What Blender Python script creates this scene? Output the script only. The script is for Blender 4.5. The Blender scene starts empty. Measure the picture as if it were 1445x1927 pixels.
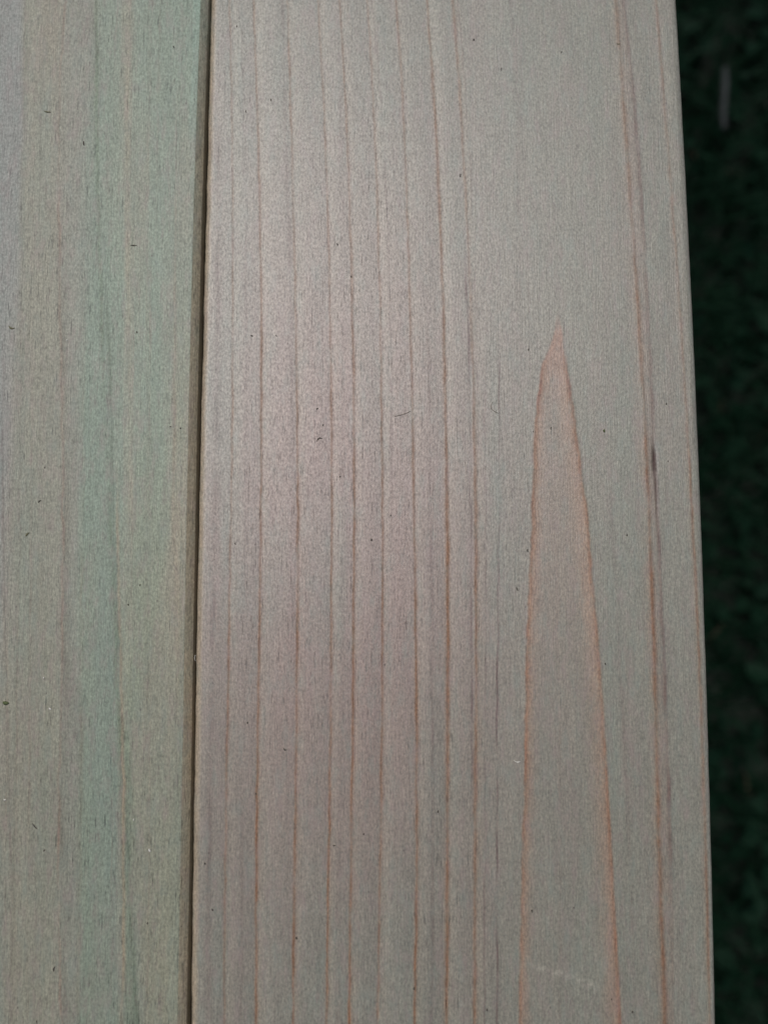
import bpy, math, random
import numpy as np

# ------------------------------------------------------------------ camera, sky, sun, exposure
scene = bpy.context.scene
col = scene.collection
H = 0.45                      # top of the boards above the lawn
CH = 0.2092                   # camera above the boards
TH = math.radians(4.9)        # camera pitch away from straight down
FPX = 1402.0                  # focal length in photo pixels (1445 x 1927)
AX = -0.0019                  # boards run very slightly askew to the camera

cam_d = bpy.data.cameras.new('camera'); cam = bpy.data.objects.new('camera', cam_d); col.objects.link(cam)
cam.location = (0, 0, H + CH); cam.rotation_euler = (TH, 0, 0)
cam_d.sensor_fit = 'VERTICAL'; cam_d.sensor_height = 36; cam_d.sensor_width = 27
cam_d.lens = 36 * FPX / 1927
cam_d.clip_start = 0.005; cam_d.clip_end = 200
cam_d.dof.use_dof = True; cam_d.dof.focus_distance = 0.212; cam_d.dof.aperture_fstop = 5.8
scene.camera = cam

SUN_EL, SUN_AZ = math.radians(68.3), math.radians(-23)      # azimuth from +Y, negative = towards -X
w = bpy.data.worlds.new('World'); scene.world = w; w.use_nodes = True
nt = w.node_tree; nt.nodes.clear()
sky = nt.nodes.new('ShaderNodeTexSky'); sky.sky_type = 'NISHITA'; sky.sun_disc = False
sky.sun_elevation = SUN_EL; sky.sun_rotation = SUN_AZ
sky.air_density = 1.0; sky.dust_density = 4.0; sky.ozone_density = 1.0
bg = nt.nodes.new('ShaderNodeBackground'); bg.inputs[1].default_value = 0.05
wo = nt.nodes.new('ShaderNodeOutputWorld')
nt.links.new(sky.outputs[0], bg.inputs[0]); nt.links.new(bg.outputs[0], wo.inputs[0])
sd = bpy.data.lights.new('sun', 'SUN'); sd.energy = 1.5; sd.angle = math.radians(46); sd.color = (1.0, 0.99, 1.0)
so = bpy.data.objects.new('sun', sd); col.objects.link(so)
so.rotation_euler = (math.radians(90) - SUN_EL, 0, math.pi - SUN_AZ)
sdir = (math.sin(SUN_AZ) * math.cos(SUN_EL), math.cos(SUN_AZ) * math.cos(SUN_EL), math.sin(SUN_EL))
from mathutils import Vector
so.rotation_euler = Vector(sdir).to_track_quat('Z', 'Y').to_euler()
so.location = (sdir[0] * 3, sdir[1] * 3, sdir[2] * 3)
vs = scene.view_settings; vs.view_transform = 'Standard'; vs.look = 'None'; vs.gamma = 1; vs.use_curve_mapping = False
vs.exposure = 0.38

rng = np.random.default_rng(7); random.seed(7)

# ------------------------------------------------------------------ helpers
def at(px, py, drop=0.0):
    """photo pixel -> point on the horizontal plane `drop` below the top of the boards"""
    u = (px - 722.5) / FPX; v = (963.5 - py) / FPX
    dy = v * math.cos(TH) + math.sin(TH); dz = v * math.sin(TH) - math.cos(TH)
    t = -(CH + drop) / dz
    return u * t, dy * t
Y_TOP, Y_BOT = at(722, 0)[1], at(722, 1927)[1]

def line(pts, drop=0.0, deg=3):
    """X as a smooth function of Y through photo points; runs on straight beyond them"""
    P = np.array([at(*p, drop) for p in pts])
    d = min(deg, len(P) - 1)
    c = np.polyfit(P[:, 1], P[:, 0], d); dc = np.polyder(c)
    y0, y1 = P[:, 1].min(), P[:, 1].max()
    def f(y):
        y = np.asarray(y, float); yc = np.clip(y, y0, y1)
        e = y - yc
        return np.polyval(c, yc) + np.polyval(dc, yc) * 0.05 * np.tanh(e / 0.05) * 0.6 + AX * (e - 0.05 * np.tanh(e / 0.05))
    return f

def lerp_line(pts):
    P = np.array(sorted([at(*p)[::-1] for p in pts]))
    # smooth interpolation (monotone-ish): resample then blur
    yy = np.linspace(P[0, 0], P[-1, 0], 400); xx = np.interp(yy, P[:, 0], P[:, 1])
    k = np.hanning(13); k /= k.sum()
    xs = np.convolve(np.pad(xx, 6, mode='reflect', reflect_type='odd'), k, 'valid')
    return lambda y: np.interp(y, yy, xs)

def vnoise2(x, y, seed):
    """smooth value noise, lattice spacing 1, range -1..1"""
    r = np.random.default_rng(seed).uniform(-1, 1, (256, 256))
    xi = np.floor(x).astype(int); yi = np.floor(y).astype(int)
    fx = x - xi; fy = y - yi
    fx = fx * fx * (3 - 2 * fx); fy = fy * fy * (3 - 2 * fy)
    g = lambda a, b: r[(a) & 255, (b) & 255]
    return (g(xi, yi) * (1 - fx) + g(xi + 1, yi) * fx) * (1 - fy) + (g(xi, yi + 1) * (1 - fx) + g(xi + 1, yi + 1) * fx) * fy

def mesh_obj(name, verts, faces, mat, parent=None, smooth=False):
    me = bpy.data.meshes.new(name); me.from_pydata([tuple(v) for v in verts], [], faces); me.update()
    o = bpy.data.objects.new(name, me); col.objects.link(o); me.materials.append(mat)
    if parent: o.parent = parent
    if smooth: me.polygons.foreach_set('use_smooth', [True] * len(me.polygons))
    return o
def tag(o, label=None, cat=None, group=None, kind=None):
    if label: o['label'] = label
    if cat: o['category'] = cat
    if group: o['group'] = group
    if kind: o['kind'] = kind
    return o

class N:
    """tiny node-tree builder"""
    def __init__(s, name):
        s.m = bpy.data.materials.new(name); s.m.use_nodes = True; s.t = s.m.node_tree; s.t.nodes.clear()
        s.out = s.t.nodes.new('ShaderNodeOutputMaterial'); s.b = s.t.nodes.new('ShaderNodeBsdfPrincipled')
        s.t.links.new(s.b.outputs[0], s.out.inputs[0])
    def n(s, typ, **kw):
        o = s.t.nodes.new(typ)
        for k, v in kw.items(): setattr(o, k, v)
        return o
    def l(s, a, b): s.t.links.new(a, b)
    def coord(s, scale, which='Object'):
        tc = s.n('ShaderNodeTexCoord'); mp = s.n('ShaderNodeMapping'); mp.inputs['Scale'].default_value = scale
        s.l(tc.outputs[which], mp.inputs[0]); return mp.outputs[0]
    def noise(s, scale, detail=2, rough=0.5, dist=0.0):
        o = s.n('ShaderNodeTexNoise'); o.inputs['Scale'].default_value = 1; o.inputs['Detail'].default_value = detail
        o.inputs['Roughness'].default_value = rough; o.inputs['Distortion'].default_value = dist
        s.l(s.coord(scale), o.inputs['Vector']); return o.outputs['Fac']
    def rng(s, v, a, b, c, d):
        o = s.n('ShaderNodeMapRange'); s.l(v, o.inputs[0])
        for i, q in enumerate((a, b, c, d)): o.inputs[i + 1].default_value = q
        return o.outputs[0]
    def math(s, op, a, b=None):
        o = s.n('ShaderNodeMath', operation=op)
        for i, q in enumerate((a, b)):
            if q is None: continue
            if isinstance(q, (int, float)): o.inputs[i].default_value = q
            else: s.l(q, o.inputs[i])
        return o.outputs[0]
    def mix(s, fac, a, b, blend='MIX'):
        o = s.n('ShaderNodeMix', data_type='RGBA', blend_type=blend)
        if isinstance(fac, (int, float)): o.inputs[0].default_value = fac
        else: s.l(fac, o.inputs[0])
        for i, q in ((6, a), (7, b)):
            if isinstance(q, tuple): o.inputs[i].default_value = (*q, 1)
            else: s.l(q, o.inputs[i])
        return o.outputs[2]

# ------------------------------------------------------------------ materials
def wood_material(name, pore_depth, spec_amt, r_lo, r_hi):
    s = N(name)
    tint = s.n('ShaderNodeAttribute', attribute_name='wood_tone').outputs['Color']
    fld = s.n('ShaderNodeAttribute', attribute_name='wood_field').outputs['Color']     # r latewood, g pore, b resin
    sep = s.n('ShaderNodeSeparateColor'); s.l(fld, sep.inputs[0])
    # long fibres, short fibres, pores, specks (coordinates in metres)
    fib = s.noise((2600, 60, 900), 3, 0.55)
    fib2 = s.noise((5200, 330, 2000), 2, 0.5)
    grit = s.noise((1900, 1250, 1900), 2, 0.6)
    blot = s.noise((260, 42, 200), 3, 0.55)
    dash = s.noise((1900, 190, 1500), 2, 0.5)
    f1 = s.rng(fib, 0.25, 0.75, 0.86, 1.13)
    f2 = s.rng(fib2, 0.25, 0.75, 0.74, 1.24)
    f3 = s.rng(grit, 0.25, 0.75, 0.66, 1.32)
    f4 = s.rng(blot, 0.25, 0.75, 0.93, 1.07)
    g = s.math('MULTIPLY', s.math('MULTIPLY', f1, f2), s.math('MULTIPLY', f3, f4))
    por = s.rng(dash, 0.60, 0.72, 0.0, 0.42)
    por = s.math('MULTIPLY', por, sep.outputs[1])
    g = s.math('MULTIPLY', g, s.math('SUBTRACT', 1.0, por))
    gc = s.n('ShaderNodeCombineColor')
    for i in range(3): s.l(g, gc.inputs[i])
    base = s.mix(1.0, tint, gc.outputs[0], 'MULTIPLY')
    # blotchy hue drift: pinkish / greenish cellulose
    hue = s.noise((420, 130, 300), 4, 0.65)
    base = s.mix(s.rng(hue, 0.50, 0.72, 0, 0.34), base, (0.27, 0.195, 0.18))
    hue2 = s.noise((390, 120, 330), 4, 0.65)
    base = s.mix(s.rng(hue2, 0.50, 0.28, 0, 0.30), base, (0.185, 0.235, 0.195))
    # sparse tiny dirt dots
    vo = s.n('ShaderNodeTexVoronoi', feature='F1'); vo.inputs['Scale'].default_value = 1; vo.inputs['Randomness'].default_value = 1
    s.l(s.coord((230, 170, 230)), vo.inputs['Vector'])
    sc = s.n('ShaderNodeSeparateColor'); s.l(vo.outputs['Color'], sc.inputs[0])
    on = s.math('GREATER_THAN', sc.outputs[0], 0.80)
    dot = s.rng(vo.outputs['Distance'], 0.035, 0.07, 0.62, 0.0)
    base = s.mix(s.math('MULTIPLY', on, dot), base, (0.06, 0.05, 0.04))
    s.l(base, s.b.inputs['Base Color'])
    rr = s.rng(grit, 0.3, 0.7, r_hi, r_lo)
    rr = s.math('ADD', rr, s.math('MULTIPLY', sep.outputs[0], 0.06))
    s.l(rr, s.b.inputs['Roughness'])
    sp = s.math('SUBTRACT', 1.0, s.math('MINIMUM', s.math('ADD', s.math('MULTIPLY', sep.outputs[0], 0.6), s.math('MULTIPLY', sep.outputs[2], 0.9)), 0.95))
    s.l(s.math('MULTIPLY', sp, spec_amt), s.b.inputs['Specular IOR Level'])
    # relief: fuzzy fibres and pores
    h = s.math('ADD', s.math('MULTIPLY', fib, 0.8), s.math('MULTIPLY', fib2, 0.6))
    h = s.math('ADD', h, s.math('MULTIPLY', grit, 0.9))
    h = s.math('SUBTRACT', h, s.math('MULTIPLY', por, 1.5))
    bp = s.n('ShaderNodeBump'); bp.inputs['Strength'].default_value = 1.0; bp.inputs['Distance'].default_value = pore_depth
    s.l(h, bp.inputs['Height']); s.l(bp.outputs[0], s.b.inputs['Normal'])
    return s.m

def simple(name, c0, c1, scale, rough=0.7):
    s = N(name); f = s.noise((scale,) * 3, 3)
    s.l(s.mix(s.rng(f, 0.3, 0.7, 0, 1), c0, c1), s.b.inputs['Base Color']); s.b.inputs['Roughness'].default_value = rough
    return s.m

M_right = wood_material('pinkish_pine', 0.00005, 0.75, 0.32, 0.46)
M_left = wood_material('greenish_pine', 0.00005, 0.5, 0.42, 0.52)
M_soil = simple('dark_soil', (0.004, 0.009, 0.005), (0.008, 0.014, 0.008), 60, 0.95)
M_dirt = simple('dark_dirt', (0.035, 0.03, 0.022), (0.09, 0.075, 0.055), 900)
M_seed = simple('olive_grass_bit', (0.10, 0.10, 0.045), (0.17, 0.15, 0.08), 700)
M_moss = simple('moss_bit', (0.05, 0.07, 0.02), (0.10, 0.12, 0.04), 900)
M_chip = simple('pale_wood_chip', (0.55, 0.52, 0.45), (0.7, 0.68, 0.6), 900)
M_hair = simple('brown_fibre', (0.12, 0.09, 0.06), (0.2, 0.16, 0.11), 700)
M_strip = simple('pale_weathered_strip', (0.008, 0.012, 0.011), (0.019, 0.024, 0.022), 90)

def grass_material():
    s = N('dark_grass')
    c = s.n('ShaderNodeAttribute', attribute_name='blade_tone').outputs['Color']
    s.l(c, s.b.inputs['Base Color']); s.b.inputs['Roughness'].default_value = 0.6
    s.b.inputs['Specular IOR Level'].default_value = 0.05
    return s.m
M_grass = grass_material()

# ------------------------------------------------------------------ the ground and the grass
s = 30
gv = []; gf = []
mesh_obj('ground', [(-s, -s, 0), (s, -s, 0), (s, s, 0), (-s, s, 0)], [(0, 1, 2, 3)], M_soil)['kind'] = 'structure'

def make_grass(n, x0, x1, y0, y1):
    X = rng.uniform(x0, x1, n); Y = rng.uniform(y0, y1, n)
    L = rng.uniform(0.025, 0.065, n) * (1 + 0.35 * vnoise2(X * 22 + 40, Y * 22 + 40, 3))
    Wd = rng.uniform(0.0014, 0.0034, n)
    A = rng.uniform(0, 2 * np.pi, n); lean = rng.uniform(0.25, 1.25, n)
    ts = np.array([0, 0.4, 0.75, 1.0]); ws = np.array([0.8, 1.0, 0.75, 0.0])
    dx, dy = np.cos(A), np.sin(A); px, py = -dy, dx
    V = np.zeros((n, 7, 3)); k = 0
    for t, wd in zip(ts, ws):
        r = L * (lean * t * t * 0.75 + 0.08 * t); z = L * (t - 0.38 * lean * t * t * 0.8)
        cx, cy = X + dx * r, Y + dy * r
        if wd > 0:
            V[:, k] = np.stack([cx - px * Wd * wd / 2, cy - py * Wd * wd / 2, z], 1); k += 1
            V[:, k] = np.stack([cx + px * Wd * wd / 2, cy + py * Wd * wd / 2, z], 1); k += 1
        else:
            V[:, k] = np.stack([cx, cy, z], 1); k += 1
    V[:, :, 2] -= 0.003
    verts = V.reshape(-1, 3)
    b = np.arange(n) * 7
    quads = np.concatenate([np.stack([b, b + 1, b + 3, b + 2], 1), np.stack([b + 2, b + 3, b + 5, b + 4], 1)])
    tris = np.stack([b + 4, b + 5, b + 6], 1)
    me = bpy.data.meshes.new('grass'); me.vertices.add(len(verts)); me.vertices.foreach_set('co', verts.ravel())
    loops = np.concatenate([quads.ravel(), tris.ravel()])
    me.loops.add(len(loops)); me.loops.foreach_set('vertex_index', loops)
    me.polygons.add(len(quads) + len(tris))
    ls = np.concatenate([np.arange(len(quads)) * 4, len(quads) * 4 + np.arange(len(tris)) * 3])
    me.polygons.foreach_set('loop_start', ls)
    me.update(calc_edges=True); me.validate()
    tone = rng.uniform(0, 1, n); pat = 0.5 + 0.5 * vnoise2(X * 14 + 90, Y * 14 + 90, 5)
    c0 = np.array([0.0038, 0.0155, 0.0080]); c1 = np.array([0.0055, 0.020, 0.0098])  # low albedo stands in for the deep shade over the lawn
    mixv = (0.5 * tone + 0.5 * pat)[:, None]
    C = c0 * (1 - mixv) + c1 * mixv
    br = rng.uniform(0, 1, n) < 0.006
    C[br] = np.array([0.06, 0.045, 0.03])
    a = me.attributes.new('blade_tone', 'FLOAT_COLOR', 'POINT')
    cc = np.ones((n, 7, 4)); cc[:, :, :3] = C[:, None, :]
    a.data.foreach_set('color', cc.ravel())
    o = bpy.data.objects.new('grass', me); col.objects.link(o); me.materials.append(M_grass)
    return tag(o, 'dark green lawn grass below the boards', 'grass', kind='stuff')
make_grass(62000, -0.55, 0.95, -0.75, 1.0)

# ------------------------------------------------------------------ the two boards
L_TOP = line([(378, 0), (369, 240), (362, 480), (352, 960), (343, 1440), (338, 1687), (334, 1927)])
R_LEFT = line([(397, 0), (390, 240), (384, 480), (375, 960), (363.5, 1440), (360.5, 1687), (359, 1927)])
R_RIGHT = line([(1274.5, 0), (1292, 320), (1302, 480), (1320.5, 960), (1338, 1440), (1349, 1927)])

def rows():
    fine = np.arange(Y_BOT - 0.02, Y_TOP + 0.02, 0.001)
    def out(start, sign, end):
        r = []; y = start; st = 0.002
        while sign * (end - y) > 0:
            y += sign * st; st = min(st * 1.15, 0.03); r.append(y)
        return r
    return np.array(out(fine[0], -1, -0.62)[::-1] + list(fine) + out(fine[-1], 1, 0.75))
ROWS = rows()
BT = 0.028       # board thickness

def build_board(name, xl, xr, cols_frac, prof_l, prof_r, mat, field, relief):
    """xl, xr: outer edges of the board by Y; prof_*: (inset, drop) from the vertical side up to the flat top"""
    ny = len(ROWS); XL = xl(ROWS); XR = xr(ROWS)
    il, ir = prof_l[-1][0], prof_r[-1][0]
    cols = []
    wob = 0.00012 * vnoise2(ROWS * 140 + 30, ROWS * 0 + 3, 11) - 0.0003 * np.clip(vnoise2(ROWS * 260 + 30, ROWS * 0 + 5, 13) - 0.6, 0, 1) + 0.00008 * vnoise2(ROWS * 700 + 30, ROWS * 0 + 9, 12)
    for ins, drop in [(0, BT)] + prof_l[:-1]: cols.append((XL + ins + wob * 0.7, np.full(ny, -drop)))
    t0, t1 = XL + il + wob, XR - ir - wob[::-1] * 0.3
    nflat0 = len(cols)
    for f in cols_frac: cols.append((t0 + (t1 - t0) * f, np.zeros(ny)))
    nflat1 = len(cols)
    for ins, drop in prof_r[:-1][::-1] + [(0, BT)]: cols.append((XR - ins - wob[::-1] * 0.3, np.full(ny, -drop)))
    Xg = np.stack([c[0] for c in cols], 1); Zg = np.stack([c[1] for c in cols], 1); Yg = np.repeat(ROWS[:, None], Xg.shape[1], 1)
    tone, fld, rel = field(Xg, Yg, XL[:, None], XR[:, None])
    edge = np.clip(np.minimum(Xg - XL[:, None], XR[:, None] - Xg) / 0.004, 0, 1)
    Zg = Zg + rel * relief * np.where(Zg > -1e-9, edge, 0)
    nc = Xg.shape[1]
    ox, oy, oz = float((XL.mean() + XR.mean()) / 2), 0.0, H - BT
    verts = np.stack([Xg - ox, Yg - oy, Zg + H - oz], -1).reshape(-1, 3)
    i = (np.arange(ny - 1)[:, None] * nc + np.arange(nc)[None, :])
    j = (np.arange(ny - 1)[:, None] * nc + (np.arange(nc)[None, :] + 1) % nc)
    quads = np.stack([i, j, j + nc, i + nc], -1).reshape(-1, 4)
    me = bpy.data.meshes.new(name); me.vertices.add(len(verts)); me.vertices.foreach_set('co', verts.ravel())
    caps = [np.arange(nc)[::-1], np.arange(nc) + (ny - 1) * nc]
    loops = np.concatenate([quads.ravel()] + caps)
    me.loops.add(len(loops)); me.loops.foreach_set('vertex_index', loops)
    me.polygons.add(len(quads) + 2)
    me.polygons.foreach_set('loop_start', np.concatenate([np.arange(len(quads)) * 4, [len(quads) * 4, len(quads) * 4 + nc]]))
    me.update(calc_edges=True); me.validate()
    for nm, arr in (('wood_tone', tone), ('wood_field', fld)):
        a = me.attributes.new(nm, 'FLOAT_COLOR', 'POINT')
        cc = np.ones((ny, nc, 4)); cc[..., :3] = arr; a.data.foreach_set('color', cc.ravel())
    me.materials.append(mat)
    sm = np.ones(len(me.polygons), bool); sm[-2:] = False
    me.polygons.foreach_set('use_smooth', sm)
    o = bpy.data.objects.new(name, me); col.objects.link(o); o.location = (ox, oy, oz)
    return o

WOOD = 0.575
PX = 0.21 / FPX                      # one photo pixel on the board, metres
def band(d, w_neg, w_pos):
    """1 at d = 0, falling off smoothly to each side (d, widths in metres)"""
    return np.exp(-(np.where(d < 0, d / w_neg, d / w_pos)) ** 2)
def sstep(x, a, b):
    t = np.clip((x - a) / (b - a), 0, 1); return t * t * (3 - 2 * t)
def blend(C, fac, c):
    return C * (1 - fac[..., None]) + np.array(c) * fac[..., None]
def pxy(Y):                          # along-board coordinate, 0 at the far end of the view, 1 at the near end
    return (Y_TOP - Y) / (Y_TOP - Y_BOT)

# growth-ring lines of the pinkish board, photo points (x at y = 0, 480, 960, 1440, 1927)
YS = (0, 480, 960, 1440, 1927)
RINGS = [   # xs, strength, half width (px), soft tail to the left / right (px)
    ((432, 438.5, 435, 427, 422.5), 0.55, 1.6, 3, 5),
    ((477, 490.5, 491, 484.5, 483), 0.75, 1.8, 3, 6),
    ((541, 554.5, 560.5, 557, 551.5), 0.75, 1.9, 3, 7),
    ((598, 619, 624, 621, 614), 0.75, 1.7, 3, 6),
    ((639, 660.5, 666, 662.7, 656.6), 0.80, 1.8, 3, 7),
    ((691, 712.5, 719, 717.5, 710), 0.75, 1.7, 3, 6),
    ((745, 768.7, 779, 784, 779), 0.85, 1.8, 4, 6),
    ((803, 830, 840.5, 842, 840), 1.00, 2.4, 6, 5),
    ((851.5, 881.5, 894, 894.6, 893), 0.75, 2.4, 4, 9),
    ((1158, 1193, 1220, 1236, 1251), 0.85, 3.4, 12, 5),
    ((1233, 1271, 1301, 1322, 1336), 0.75, 2.2, 7, 4),
]
RV = (1.35, 1.3, 1.2, 1.15, 1.3, 1.15, 1.2, 1.25, 1.15, 1.15, 1.1)
def right_field(X, Y, XL, XR):
    C = np.empty(X.shape + (3,)); C[:] = (0.350, 0.345, 0.300)
    q = pxy(Y)
    nz = lambda sx, sy, sd: vnoise2(X * sx + 50, Y * sy + 50, sd)
    # pinker sapwood over the middle and left, greener tone along the flat-sawn side
    sx = (X - XL) / (XR - XL)
    pink = np.exp(-((sx - 0.28) / 0.30) ** 2) * np.exp(-((q - 0.55) / 0.33) ** 2)
    C = blend(C, 0.9 * pink, (0.44, 0.300, 0.280))
    C = blend(C, 0.45 * sstep(nz(180, 22, 21), 0.0, 0.9), (0.385, 0.335, 0.30))
    C = blend(C, 0.45 * sstep(nz(160, 20, 22), 0.05, 0.9), (0.315, 0.345, 0.30))
    C = blend(C, 0.30 * np.exp(-((sx - 0.78) / 0.12) ** 2) * (1 - 0.4 * q), (0.34, 0.345, 0.29))
    late = np.zeros(X.shape); rel = np.zeros(X.shape)
    edges = [XL] + [line(list(zip(r[0], YS)), deg=4)(Y[:, 0])[:, None] for r in RINGS[:9]]
    for k in range(len(edges) - 1):                 # each year's wood darkens towards its ring line, relief shading painted in too
        t = (X - edges[k]) / (edges[k + 1] - edges[k]); m = (t >= 0) & (t < 1)
        amp = 0.11 + 0.04 * vnoise2(Y * 12 + 40, Y * 0 + k, 34); off = 0.045 * (-1) ** k
        C *= (1 + m * (amp * (0.5 - sstep(t, 0, 1.05)) * 1.6 + off * (0.5 + 0.5 * nz(10, 9, 35 + k))))[..., None]
    for k, (xs, st, hw, tl, tr) in enumerate(RINGS):
        f = line(list(zip(xs, YS)), deg=4)
        d = X - f(Y[:, 0])[:, None] - PX * (0.9 * vnoise2(Y * 220 + 40, Y * 0 + k, 31) + 0.3 * vnoise2(Y * 500 + 40, Y * 0 + k, 32))
        m = st * RV[k] * (0.80 + 0.30 * vnoise2(Y * 60 + 40, Y * 0 + k * 3, 33) + 0.20 * vnoise2(Y * 500 + 40, Y * 0 + k * 3, 36)) * (0.52 + 0.5 * sstep(q, 0.15, 0.6))
        wv = hw * PX * (1.15 + 0.3 * vnoise2(Y * 90 + 40, Y * 0 + k, 37))
        core = band(d, wv, wv * 1.1) * m
        tail = band(d, tl * PX, tr * PX) * m
        C = blend(C, 0.50 * tail, (0.42, 0.275, 0.185))
        C = blend(C, np.clip(0.95 * core, 0, 1), (0.325, 0.172, 0.105))
        # pale rim on the earlywood side
        C = blend(C, 0.22 * band(d - 9 * PX, 4 * PX, 8 * PX), (0.47, 0.42, 0.345))
        late = np.maximum(late, core)
        rel += 0.9 * core + 0.45 * band(d - 14 * PX, 10 * PX, 24 * PX) - 0.2 * band(d + 12 * PX, 12 * PX, 8 * PX)
    # faint thin grey-violet streaks between the rings
    for k, (xs, st, hw, y0, y1) in enumerate([
            ((845, 876, 886, 888, 886), 0.55, 2.4, .22, .85), ((900, 908, 913.5, 913, 912), 0.34, 1.6, .35, 1.1), ((905, 936, 938.5, 935, 935), 0.55, 1.7, .33, 1.1),
            ((1172, 1213, 1236, 1256, 1266), 0.60, 4.0, -.2, .92), ((700, 731, 737, 737, 735), 0.28, 2.2, -.2, .6),
            ((455, 463, 463, 458, 455), 0.16, 3, -.2, 1.2), ((770, 800, 811, 814, 812), 0.25, 3.0, .3, 1.2), ((530, 545, 552, 549, 543), 0.25, 4, -.2, .7),
            ((1075, 1120, 1150, 1176, 1195), 0.16, 3.0, .45, 1.2), ((860, 892, 902, 903, 901), 0.2, 2, -.2, .6), ((410, 410, 405, 396, 391), 0.25, 6, .1, 1.2),
            ((640, 645, 646, 640, 636), 0.12, 5, -.2, 1.2), ((960, 975, 960, 950, 945), 0.15, 5, -.2, .4)]):
        f = line(list(zip(xs, YS)), deg=4)
        d = X - f(Y[:, 0])[:, None] - PX * 1.5 * vnoise2(Y * 180 + 40, Y * 0 + k, 41)
        m = sstep(q, y0, y0 + .1) * (1 - sstep(q, y1 - .1, y1)) * (0.7 + 0.5 * vnoise2(Y * 120 + 40, Y * 0 + k * 5, 42))
        C = blend(C, np.clip(1.45 * st * band(d, hw * PX, hw * PX) * m, 0, 1), (0.175, 0.105, 0.105)); late = np.maximum(late, 0.7 * st * band(d, hw * PX, hw * PX) * m)
        rel -= 0.5 * band(d, hw * PX, hw * PX) * m * st
    for k in range(46):
        r = random.Random(900 + k); x0 = r.uniform(372, 1330); st = r.uniform(0.05, 0.2); hw = r.uniform(0.8, 2.6); yc = r.uniform(-.1, 1.1); yl = r.uniform(.08, .4)
        b = x0 + (x0 - 700) * 0.05
        f = line([(x0 - 14, 0), (x0, 480), (b + 3, 960), (b + 6, 1440), (b + 9, 1927)], deg=3)
        d = X - f(Y[:, 0])[:, None] - PX * 1.2 * vnoise2(Y * 180 + 40, Y * 0 + k, 43)
        m = np.exp(-((q - yc) / yl) ** 2) * (0.8 + 0.5 * vnoise2(Y * 160 + 40, Y * 0 + k * 5, 44))
        C = blend(C, np.clip(st * band(d, hw * PX, hw * PX) * m, 0, 1), (0.24, 0.165, 0.14) if k % 3 else (0.47, 0.41, 0.35))
    # brownish wash between the ring and its streak on the right
    fa = line(list(zip(RINGS[9][0], YS)), deg=4); fb = line(list(zip((1172, 1213, 1236, 1256, 1266), YS)), deg=4)
    a, b = fa(Y[:, 0])[:, None], fb(Y[:, 0])[:, None]
    C = blend(C, 0.40 * sstep(X, a - 1 * PX, a + 3 * PX) * (1 - sstep(X, b, b + 4 * PX)), (0.34, 0.25, 0.21))
    # the pointed flame of the flat-sawn ring
    fl = lerp_line([(1047, 575), (1046, 600), (1044, 625), (1038, 645), (1031, 662), (1021, 682), (1017, 705), (1014, 735), (1010, 770), (1007, 810), (1004, 870), (1002, 930), (1001, 985), (996, 1080), (992, 1200), (989, 1350), (988, 1440), (984, 1560), (981, 1700), (978, 1927)])
    fr = lerp_line([(1050, 575), (1053, 600), (1056, 625), (1058, 645), (1061, 668), (1066, 690), (1070, 715), (1074, 745), (1080, 775), (1084, 820), (1091, 870), (1101, 940), (1105, 985), (1113, 1080), (1124, 1200), (1135, 1350), (1140, 1440), (1148, 1580), (1156, 1720), (1167, 1927)])
    ytip = at(1050, 578)[1]
    jag = sstep(ytip - Y, 0.0, 0.02) * PX * (1.2 * vnoise2(Y * 260 + 40, Y * 0 + 2, 51) + 1.0 * vnoise2(Y * 900 + 40, Y * 0 + 2, 52))
    a = fl(Y[:, 0])[:, None] + jag; b = fr(Y[:, 0])[:, None] - jag[::-1]
    inside = sstep(X, a - 3 * PX, a + 2 * PX) * (1 - sstep(X, b - 2 * PX, b + 3 * PX)) * sstep(ytip - Y, 0.0, 0.009)
    wdt = np.maximum(b - a, 1e-6)
    tipw = 1 - sstep(pxy(Y), 0.355, 0.425)            # solid orange near the point
    C = blend(C, inside * (0.22 * (1 - sstep(q, .5, .8)) + 0.03 + 0.58 * tipw), (0.50, 0.30, 0.24))
    C = blend(C, 0.55 * inside * tipw * band(X - (a + 0.62 * wdt), 7 * PX, 7 * PX) * band(Y - at(1050, 688)[1], 16 * PX, 14 * PX), (0.30, 0.20, 0.155))
    for e, sg, wide in ((a, 1, 13.0), (b, -1, 22.0)):
        dd = (X - e) * sg                            # positive inside the flame
        vis = sstep(ytip - Y, 0.002, 0.014) * (0.35 + 0.65 * sstep(ytip - Y, 0.012, 0.022))
        C = blend(C, 0.72 * band(dd - 2 * PX, 2 * PX, wide * PX) * vis * (1 - 0.25 * q), (0.52, 0.32, 0.225))
        C = blend(C, np.clip(0.74 * band(dd, 2.4 * PX, 4.4 * PX) * vis * (0.72 + 0.3 * nz(30, 80, 53) + 0.3 * nz(1500, 260, 54)), 0, 1), (0.41, 0.205, 0.13))
        C = blend(C, 0.35 * band(dd, 2.0 * PX, 4.0 * PX) * np.exp(-((Y - at(1050, 730)[1]) / (40 * PX)) ** 2) * vis, (0.36, 0.16, 0.16))
        late = np.maximum(late, 0.8 * band(dd, 3 * PX, 6 * PX) * vis)
        rel += 0.6 * band(dd, 4 * PX, 10 * PX) * vis
    # dark resin pocket
    r0 = at(1231, 869); f = line([(1228, 800), (1231, 869), (1235, 950)], deg=2)
    d = X - f(Y[:, 0])[:, None]
    dy = (Y - r0[1]) / (27 * PX)
    res = band(d, 4.0 * PX, 3.6 * PX) * np.exp(-np.abs(dy) ** 2.6)
    res2 = band(d, 1.8 * PX, 1.8 * PX) * np.exp(-((Y - at(1233, 905)[1]) / (60 * PX)) ** 2) * 0.6
    res = np.clip(np.maximum(res * (1.05 + 0.3 * nz(3000, 700, 55)), res2), 0, 1)
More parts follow.
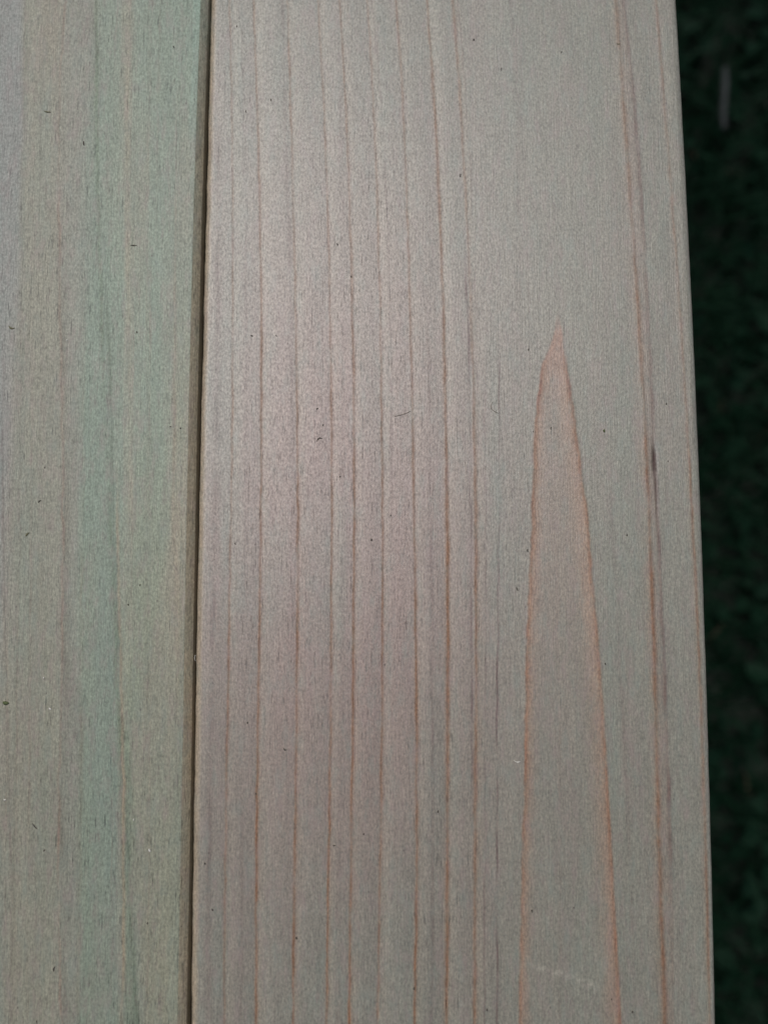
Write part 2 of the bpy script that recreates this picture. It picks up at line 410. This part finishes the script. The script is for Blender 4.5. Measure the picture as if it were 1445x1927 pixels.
    C = blend(C, 0.96 * res, (0.035, 0.018, 0.014)); rel -= 6.0 * res
    # pale diagonal scratch and a white smear
    for (p0, p1, stg) in (((985, 1815), (1140, 1867), 0.6), ((905, 595), (905, 610), 0.0)):
        x0, y0 = at(*p0); x1, y1 = at(*p1); L = math.hypot(x1 - x0, y1 - y0); ux, uy = (x1 - x0) / L, (y1 - y0) / L
        t = (X - x0) * ux + (Y - y0) * uy; dn = -(X - x0) * uy + (Y - y0) * ux - 5 * PX * np.sin(t / L * 3.1)
        sc = band(dn, 3 * PX, 3 * PX) * sstep(t, 0, .15 * L) * (1 - sstep(t, .85 * L, L)) * (0.75 + 0.35 * nz(500, 500, 56))
        C = blend(C, np.clip(stg * sc, 0, 1), (0.68, 0.64, 0.57)); rel += stg * 1.5 * sc
    # tan arris by the gap, its colour brightened to look sunlit
    e = X - XL
    C = blend(C, 0.8 * (1 - sstep(e, 7 * PX, 16 * PX)), (0.60, 0.485, 0.36))
    C = blend(C, 0.6 * (1 - sstep(XR - X, 8 * PX, 15 * PX)), (0.44, 0.44, 0.41))  # outer rim: pale sky reflection painted into the colour
    rel += 0.5 * nz(90, 8, 57)
    pore = np.clip(0.55 + 0.45 * nz(60, 12, 58) + 0.4 * pink, 0, 1) * (1 - 0.45 * sstep(sx, .55, .75))
    F = np.stack([late, pore, res], -1)
    return np.clip(C * WOOD * (1.04, 1.015, 0.905), 0.01, 0.8), np.clip(F, 0, 1), rel

def left_field(X, Y, XL, XR):
    C = np.empty(X.shape + (3,)); C[:] = (0.330, 0.335, 0.285)
    q = pxy(Y); nz = lambda sx, sy, sd: vnoise2(X * sx + 50, Y * sy + 50, sd)
    def F(xs, deg=4): return line(list(zip(xs, YS)), deg=deg)(Y[:, 0])[:, None]
    def zone(xa, xb, soft, colr, st, y0=-.5, y1=1.5, ys=.15):
        nonlocal C
        a, b = F(xa), F(xb)
        wv = PX * 5 * nz(20, 60, 70 + int(xa[0]) % 17)
        m = sstep(X + wv, a - soft * PX, a + soft * PX) * (1 - sstep(X + wv, b - soft * PX, b + soft * PX))
        m = m * sstep(q, y0, y0 + ys) * (1 - sstep(q, y1 - ys, y1))
        C = blend(C, np.clip(0.78 * st * m * (0.85 + 0.25 * nz(120, 25, 71)), 0, 1), colr)
    # tan / grey bands from left to right
    zone((-60,) * 5, (45, 40, 20, 5, 0), 12, (0.325, 0.33, 0.365), 0.8, -.5, .75)
    zone((50, 45, 40, 30, 25), (122, 110, 116, 110, 112), 10, (0.375, 0.335, 0.255), 0.55)
    zone((182, 160, 150, 150, 150), (380, 370, 330, 238, 225), 12, (0.275, 0.385, 0.305), 0.85, -.5, 1.5)
    zone((200, 150, 155, 155, 155), (215, 205, 216, 224, 226), 9, (0.265, 0.33, 0.275), 0.7, .10, 1.5)
    zone((205, 180, 180, 176, 178), (215, 206, 216, 222, 222), 8, (0.29, 0.33, 0.30), 0.35, .5, 1.5)
    zone((120, 130, 130, 125, 120), (178, 170, 150, 150, 148), 10, (0.32, 0.315, 0.275), 0.45)
    zone((300, 300, 240, 236, 268), (376, 362, 350, 343, 336), 14, (0.365, 0.345, 0.245), 0.65, .35, 1.5, .3)
    zone((236, 236, 236, 234, 232), (262, 258, 258, 250, 262), 8, (0.215, 0.300, 0.215), 0.85, .66, 1.5)
    zone((366, 352, 345, 340, 338), (386, 372, 360, 350, 342), 3, (0.27, 0.40, 0.335), 0.75, -.5, .30, .12)
    zone((232, 232, 232, 226, 222), (252, 248, 250, 236, 231), 6, (0.43, 0.375, 0.30), 0.42, -.5, 1.5)
    zone((338, 328, 322, 333, 328), (386, 372, 360, 350, 342), 4, (0.42, 0.335, 0.235), 0.50, .22, 1.5, .2)
    zone((290, 300, 312, 306, 300), (330, 330, 336, 322, 312), 10, (0.40, 0.325, 0.265), 0.30, .2, .75)
    C = blend(C, 0.35 * sstep(nz(170, 18, 72), 0.1, 0.9), (0.40, 0.335, 0.265))
    C = blend(C, 0.35 * sstep(nz(150, 16, 73), 0.1, 0.9), (0.28, 0.335, 0.28))
    late = np.zeros(X.shape); rel = 0.6 * nz(80, 8, 74)
    # thin dark and pinkish ring edges
    for k, (xs, st, hl, hr, colr, y0, y1) in enumerate([
            ((125, 113, 119, 113, 117), 0.50, 3, 2, (0.36, 0.235, 0.185), -.5, 1.5),
            ((122, 111, 122, 118, 121), 0.35, 3, 10, (0.235, 0.20, 0.165), .2, 1.5),
            ((184, 189, 208, 228, 238), 0.40, 5, 2, (0.185, 0.245, 0.165), -.5, .9),
            ((192, 200, 215.5, 234, 262), 0.60, 5, 1.8, (0.165, 0.205, 0.155), .25, 1.5),
            ((205, 212, 221, 231, 229), 0.45, 2, 4, (0.46, 0.345, 0.245), .45, 1.5),
            ((50, 42, 38, 30, 26), 0.22, 3, 2, (0.24, 0.21, 0.17), -.5, 1.5),
            ((14, 10, 6, 17, 20), 0.45, 2.5, 2, (0.215, 0.17, 0.15), .35, 1.5),
            ((150, 152, 154, 152, 146), 0.30, 2, 4, (0.25, 0.225, 0.17), .5, 1.5),
            ((245, 241, 245, 240, 236), 0.35, 5, 5, (0.46, 0.41, 0.33), -.5, .62),
            ((330, 330, 327, 314, 300), 0.30, 3, 3, (0.33, 0.235, 0.185), .18, .62),
            ((276, 280, 279, 275, 270), 0.20, 2, 3, (0.25, 0.235, 0.185), .25, .8),
            ((90, 76, 80, 74, 66), 0.20, 3, 2, (0.25, 0.23, 0.19), -.5, 1.5)]):
        d = X - F(xs) - PX * (2.0 * vnoise2(Y * 160 + 40, Y * 0 + k, 75) + 0.8 * vnoise2(Y * 800 + 40, Y * 0 + k, 76))
        m = sstep(q, y0, y0 + .12) * (1 - sstep(q, y1 - .12, y1)) * (0.75 + 0.45 * vnoise2(Y * 70 + 40, Y * 0 + 7 * k, 77))
        bd = band(d, hl * PX, hr * PX) * m
        C = blend(C, np.clip(1.35 * st * bd, 0, 1), colr); late = np.maximum(late, 0.7 * st * bd); rel -= 0.5 * st * bd
    for k in range(70):
        r = random.Random(500 + k); x0 = r.uniform(-20, 350); st = r.uniform(0.08, 0.34); hw = r.uniform(0.8, 2.4); yc = r.uniform(-.1, 1.1); yl = r.uniform(.05, .35)
        d = X - F((x0 + 12, x0 + 3, x0, x0 - 4, x0 - 7)) - PX * 1.5 * vnoise2(Y * 150 + 40, Y * 0 + k, 85)
        m = np.exp(-((q - yc) / yl) ** 2) * (0.8 + 0.5 * vnoise2(Y * 160 + 40, Y * 0 + k * 5, 86))
        C = blend(C, np.clip(st * band(d, hw * PX, hw * PX) * m, 0, 1), ((0.21, 0.19, 0.145), (0.34, 0.235, 0.19), (0.43, 0.385, 0.31), (0.20, 0.235, 0.17))[k % 4])
    # brown side, its colour lightened to offset shade; stained green at the far end
    e = XR - X
    side = 1 - sstep(e, 0.0019, 0.0021)
    C = blend(C, 0.85 * side * (1 - 0.35 * nz(900, 60, 78)), (0.50, 0.405, 0.30))
    C = blend(C, side * 0.6 * (1 - sstep(q, .05, .45)) * (0.7 + 0.6 * nz(300, 60, 79)), (0.37, 0.42, 0.37))
    pore = np.clip(0.95 + 0.4 * nz(60, 12, 80), 0, 1.4)
    return np.clip(C * WOOD * 1.13 * (1.035, 1.045, 0.935), 0.01, 0.8), np.clip(np.stack([late, pore, late * 0], -1), 0, 1.4), rel

def arc(r, n=5):
    return [(r - r * math.sin(a), r - r * math.cos(a)) for a in np.linspace(math.pi / 2, 0, n)]
# (inset, drop): vertical side -> flat top
round_l = [(i, d) for i, d in arc(0.0016)]
round_r = [(i, d) for i, d in arc(0.0020)]
chamfer = [(0.0, 0.0019), (0.00012, 0.00162), (0.00196, 0.00012), (0.0021, 0.0)]

right = build_board('wooden_board', R_LEFT, R_RIGHT, np.linspace(0, 1, 560), round_l, round_r, M_right, right_field, 0.00006)
tag(right, 'pinkish pale pine board with straight orange grain lines and a pointed flame figure', 'board', 'boards laid side by side')
W_LEFT = 0.1405
left_l = lambda y: L_TOP(y) + 0.0021 - W_LEFT
left_r = lambda y: L_TOP(y) + 0.0021
fr = np.concatenate([np.linspace(0, 0.5, 50)[:-1], np.linspace(0.5, 1, 250)])
left = build_board('wooden_board', left_l, left_r, fr, round_r, chamfer, M_left, left_field, 0.00003)
tag(left, 'greenish grey pine board with blue green streaks beside the narrow dark gap', 'board', 'boards laid side by side')

# ------------------------------------------------------------------ clover-like low leaves among the grass
def make_leaves(n, x0, x1, y0, y1):
    X = rng.uniform(x0, x1, n); Y = rng.uniform(y0, y1, n)
    Z = rng.uniform(0.012, 0.042, n) * (1 + 0.3 * vnoise2(X * 20 + 60, Y * 20 + 60, 91))
    R = rng.uniform(0.006, 0.013, n); A = rng.uniform(0, 2 * np.pi, n)
    tx, ty = rng.normal(0, 0.35, n), rng.normal(0, 0.35, n)
    prof = np.array([(0, 0), (0.55, 0.52), (1.15, 0.62), (1.6, 0.28), (1.5, 0), (1.6, -0.28), (1.15, -0.62), (0.55, -0.52)])
    V = np.zeros((n, 8, 3))
    for k, (a, b) in enumerate(prof):
        lx, ly = R * a * np.cos(A) - R * b * np.sin(A), R * a * np.sin(A) + R * b * np.cos(A)
        V[:, k] = np.stack([X + lx, Y + ly, Z + tx * lx + ty * ly + (0.35 * abs(b)) * R], 1)
    b = np.arange(n) * 8
    faces = [tuple(q) for q in np.stack([b, b + 1, b + 2, b + 4], 1)] + [tuple(q) for q in np.stack([b + 2, b + 3, b + 4], 1)] \
        + [tuple(q) for q in np.stack([b, b + 4, b + 6, b + 7], 1)] + [tuple(q) for q in np.stack([b + 4, b + 5, b + 6], 1)]
    me = bpy.data.meshes.new('clover'); me.from_pydata(V.reshape(-1, 3).tolist(), [], faces); me.update()
    a = me.attributes.new('blade_tone', 'FLOAT_COLOR', 'POINT')
    t = rng.uniform(0, 1, n)[:, None]; C = np.array([0.0035, 0.0135, 0.0072]) * (1 - t) + np.array([0.005, 0.0175, 0.009]) * t  # leaf colour kept as low as the grass, shade included
    cc = np.ones((n, 8, 4)); cc[:, :, :3] = C[:, None, :]; a.data.foreach_set('color', cc.ravel())
    o = bpy.data.objects.new('clover', me); col.objects.link(o); me.materials.append(M_grass)
    return tag(o, 'small dark round leaves growing among the lawn grass', 'clover', kind='stuff')
make_leaves(4500, -0.5, 0.9, -0.7, 0.95)

# ------------------------------------------------------------------ pale strip lying in the grass
def strip():
    drop = H - 0.050
    (x0, y0), (x1, y1) = at(1360, 128, drop), at(1361.5, 244, drop)
    ln = math.hypot(x1 - x0, y1 - y0); wd = 14 * (CH + drop) / FPX; th = 0.0022; n = 9
    V = []; F = []
    for i in range(n):
        t = i / (n - 1); yy = (0.5 - t) * ln
        ww = wd / 2 * (0.5 + 0.5 * math.sin(math.pi * min(1, max(0, t * 0.9 + 0.08))) ** 0.5) * (1 + 0.05 * math.sin(9 * t))
        cx = 0.0012 * math.sin(5 * t + 1); cz = 0.0016 * math.sin(math.pi * t)
        for sx, sz in ((-1, 0), (-0.55, th), (0.55, th * 0.9), (1, 0.0003)):
            V.append((cx + sx * ww, yy, cz + sz))
    for i in range(n - 1):
        for k in range(4):
            a, b = i * 4 + k, i * 4 + (k + 1) % 4
            F.append((a, a + 4, b + 4, b))
    F += [(0, 1, 2, 3), tuple((n - 1) * 4 + k for k in (3, 2, 1, 0))]
    o = mesh_obj('wood_strip', V, F, M_strip); o.location = ((x0 + x1) / 2, (y0 + y1) / 2, H - drop)
    o.rotation_euler.z = math.atan2(x1 - x0, -(y1 - y0))
    tag(o, 'short pale grey strip lying in the dark grass beside the boards', 'strip')
strip()

# ------------------------------------------------------------------ crumbs, seeds and fibres lying on the boards
def crumb_mesh(name, L, W, T, bend, seed):
    """a bent, lumpy sliver: six-sided rings tapering to both ends"""
    r = random.Random(seed); n = 5; V = []; F = []
    for i in range(n):
        t = i / (n - 1); k = (0.35, 0.9, 1.0, 0.8, 0.3)[i] * r.uniform(0.8, 1.2)
        cx = bend * L * 4 * (t - 0.5) ** 2; cy = (t - 0.5) * L
        for j in range(5):
            a = 2 * math.pi * j / 5 + 0.3
            V.append((cx + W / 2 * k * math.cos(a) * r.uniform(.8, 1.2), cy, T / 2 + T / 2 * k * math.sin(a)))
    for i in range(n - 1):
        for j in range(5):
            a, b = i * 5 + j, i * 5 + (j + 1) % 5
            F.append((a, b, b + 5, a + 5))
    F += [tuple(range(4, -1, -1)), tuple((n - 1) * 5 + j for j in range(5))]
    return V, F
count = 0
def crumb(name, px, py, L, W, ang, mat, label, cat, group=None, bend=0.1):
    """px, py: where it lies; L, W in photo pixels; ang in degrees from the board's length"""
    global count; count += 1
    k = 0.78 if L < 10 else 0.85
    V, F = crumb_mesh(name, L * PX * k, W * PX * k * 0.85, max(0.00014, 0.4 * W * PX * k), bend, count)
    o = mesh_obj(name, V, F, mat, smooth=True); x, y = at(px, py)
    o.location = (x, y, H + 0.00001); o.rotation_euler.z = math.radians(ang)
    return tag(o, label, cat, group)

ORD = ('first', 'second', 'third', 'fourth', 'fifth', 'sixth', 'seventh', 'eighth', 'ninth')
def speck_r(x, y, L, W, a):
    """a dark speck, told apart by the grain lines it lies between (counted from the gap)"""
    X, Y = at(x, y); n = sum(line(list(zip(r[0], YS)), deg=4)(Y) < X for r in RINGS[:9])
    form = 'thin dark speck' if L / W > 1.6 else 'round dark speck'
    if n == 0: place = 'between the gap and the first straight grain line'
    elif n < 9: place = 'between the %s and %s straight grain lines from the gap' % (ORD[n - 1], ORD[n])
    elif line(list(zip(RINGS[9][0], YS)), deg=4)(Y) < X: place = 'between the resin streak and the outer edge by the grass'
    elif y > 640 and 1049 - (y - 590) * 0.06 - 25 < x < 1051 + (y - 590) * 0.09 + 15: place = 'inside the pointed flame figure'
    elif x > 1050: place = 'between the flame figure and the resin streak'
    else: place = 'between the ninth grain line and the flame figure'
    crumb('dirt_speck', x, y, L, W, a, M_dirt, form + ' ' + place, 'dirt speck', 'dirt specks on the pinkish board')
def speck_l(x, y, L, W, a):
    form = 'thin dark speck' if L / W > 1.6 else 'round dark speck'
    place = ('left of the pinkish grain line' if x < 116 else 'between the green streak and the gap')
    place = place.replace('left of the pinkish grain line', 'on the grey side of the greenish board, away from the gap')
    crumb('dirt_speck', x, y, L, W, a, M_dirt, form + ' ' + place, 'dirt speck', 'dirt specks on the greenish board')
for (x, y, L, W, a) in [(446, 50, 6, 3, 0), (463, 210, 8, 3, 10), (510, 188, 8, 4, 0), (635, 460, 6, 4, 30), (661, 521, 5, 5, 0), (474, 632, 6, 4, 60),
        (597, 769, 6, 4, -40), (640, 897, 5, 4, 0), (699, 1016, 6, 5, 0), (443, 1023, 6, 3, 10), (466, 1360, 6, 4, 0), (482, 1493, 5, 4, 0),
        (629, 1591, 6, 4, 80), (684, 1569, 5, 4, 0), (558, 1765, 6, 5, 20), (386, 1625, 5, 4, 0), (400, 1712, 6, 4, 30), (891, 75, 6, 5, 0),
        (943, 130, 8, 3, 0), (866, 330, 8, 4, -10), (994, 658, 5, 4, 0), (1056, 98, 5, 3, 0), (1253, 760, 5, 4, 0), (972, 1108, 10, 3, 15),
        (992, 1036, 8, 4, 0), (824, 1527, 6, 4, 0), (1000, 1714, 6, 5, 0), (779, 1860, 6, 5, 0), (916, 1900, 6, 4, 0), (1189, 1904, 5, 5, 0),
        (1150, 1880, 4, 3, 0), (1036, 806, 6, 4, 0), (1179, 1007, 5, 4, 0), (1138, 1249, 5, 4, 0), (520, 632, 5, 3, 20), (735, 970, 5, 3, 10),
        (608, 800, 5, 4, 0), (1079, 1708, 4, 3, 0), (1256, 868, 4, 3, 0), (1003, 812, 4, 3, 0)]:
    speck_r(x, y, L, W, a)
for (x, y, L, W, a) in [(158, 270, 11, 4, 8), (327, 88, 6, 4, 30), (75, 943, 9, 4, -50), (85, 880, 5, 3, 0), (84, 1600, 6, 4, -40), (102, 1823, 10, 4, -15),
        (340, 806, 4, 4, 0), (321, 803, 5, 3, 90), (242, 1138, 5, 4, 0), (264, 1101, 6, 3, -10), (278, 1737, 5, 4, 0), (70, 1922, 8, 3, 0), (258, 625, 5, 4, 0)]:
    speck_l(x, y, L, W, a)
crumb('dirt_speck', 600, 825, 15, 4, -60, M_dirt, 'small curled black fleck lying between two grain lines of the pinkish board', 'dirt fleck', bend=0.3)
crumb('dirt_speck', 536, 1411, 9, 4, 60, M_dirt, 'small hooked black fleck low on the pinkish board', 'dirt fleck', bend=0.35)
crumb('dirt_speck', 66, 1555, 17, 3.2, 42, M_dirt, 'straight dark sliver lying slantwise on the greenish board', 'sliver', bend=0.05)
crumb('grass_bit', 90, 211, 16, 3.5, 82, M_seed, 'olive grass seed lying crosswise on the greenish board', 'grass seed', bend=0.06)
crumb('grass_bit', 252, 462, 15, 3, 88, M_dirt, 'thin dark grass bit lying crosswise on the green streaked board', 'grass bit', bend=0.03)
crumb('grass_bit', 22, 618, 15, 4.5, 70, M_seed, 'curled grey green grass bit on the greenish board', 'grass bit', bend=0.25)
crumb('grass_bit', 52, 1005, 11, 4, -40, M_seed, 'short olive grass bit lying slantwise on the greenish board', 'grass bit')
crumb('moss_crumb', 12, 1323, 13, 9, 80, M_moss, 'dark olive moss crumb on the greenish board', 'moss crumb', bend=0.1)
crumb('grass_bit', 1163, 83, 9, 2.8, 85, M_seed, 'tiny brown grass bit lying across the orange grain line', 'grass bit')
crumb('moss_crumb', 1136, 811, 8, 6, 20, M_moss, 'tiny olive crumb between the flame figure and the dark resin streak', 'crumb')
on_w = ('tiny pale wood crumb lying on the greenish board', 'wood crumb', 'pale wood crumbs on the greenish board')
for (x, y, L, W, a) in [(83, 1275, 5, 4, 0), (95, 1334, 7, 5, 60), (282, 1600, 8, 6, 30), (10, 1505, 6, 5, 90), (127, 640, 5, 4, 0), (252, 1542, 5, 3, 0)]:
    crumb('wood_crumb', x, y, L, W, a, M_chip, *on_w)
crumb('wood_crumb', 972, 1434, 15, 3, 80, M_chip, 'tiny pale curl of wood beside the flame figure', 'wood curl', bend=0.2)

def fibre(name, pts, rad, mat, label):
    P = [Vector((*at(x, y), H + rad + z * PX)) for x, y, z in pts]
    V = []; F = []
    for i, p in enumerate(P):
        t = (P[min(i + 1, len(P) - 1)] - P[max(i - 1, 0)]).normalized(); sd_ = t.cross(Vector((0, 0, 1))).normalized(); up = sd_.cross(t)
        for k in range(4):
            a = math.pi / 2 * k; V.append(p + (sd_ * math.cos(a) + up * math.sin(a)) * rad)
    for i in range(len(P) - 1):
        for k in range(4):
            a, b = i * 4 + k, i * 4 + (k + 1) % 4; F.append((a, b, b + 4, a + 4))
    F += [(3, 2, 1, 0), tuple(len(V) - 4 + k for k in range(4))]
    o0 = P[0].copy(); o = mesh_obj(name, [v - o0 for v in V], F, mat, smooth=True); o.location = o0
    tag(o, label, 'fibre')
fibre('fibre', [(742, 784, 0), (750, 782, 1), (758, 780, 2), (766, 777, 1), (772, 774, 0)], 0.00006, M_hair, 'fine dark hair lying across a grain line of the pinkish board')
fibre('fibre', [(926, 757, 0), (923, 763, 1), (924, 770, 1), (930, 774, 1), (937, 778, 0)], 0.00005, M_hair, 'fine looped hair beside a thin dark streak on the pinkish board')
fibre('fibre', [(369, 1244, 0), (367, 1241, 1), (367.5, 1236, 2), (369, 1232, 3)], 0.00006, M_chip, 'pale splinter standing off the pinkish board into the gap')
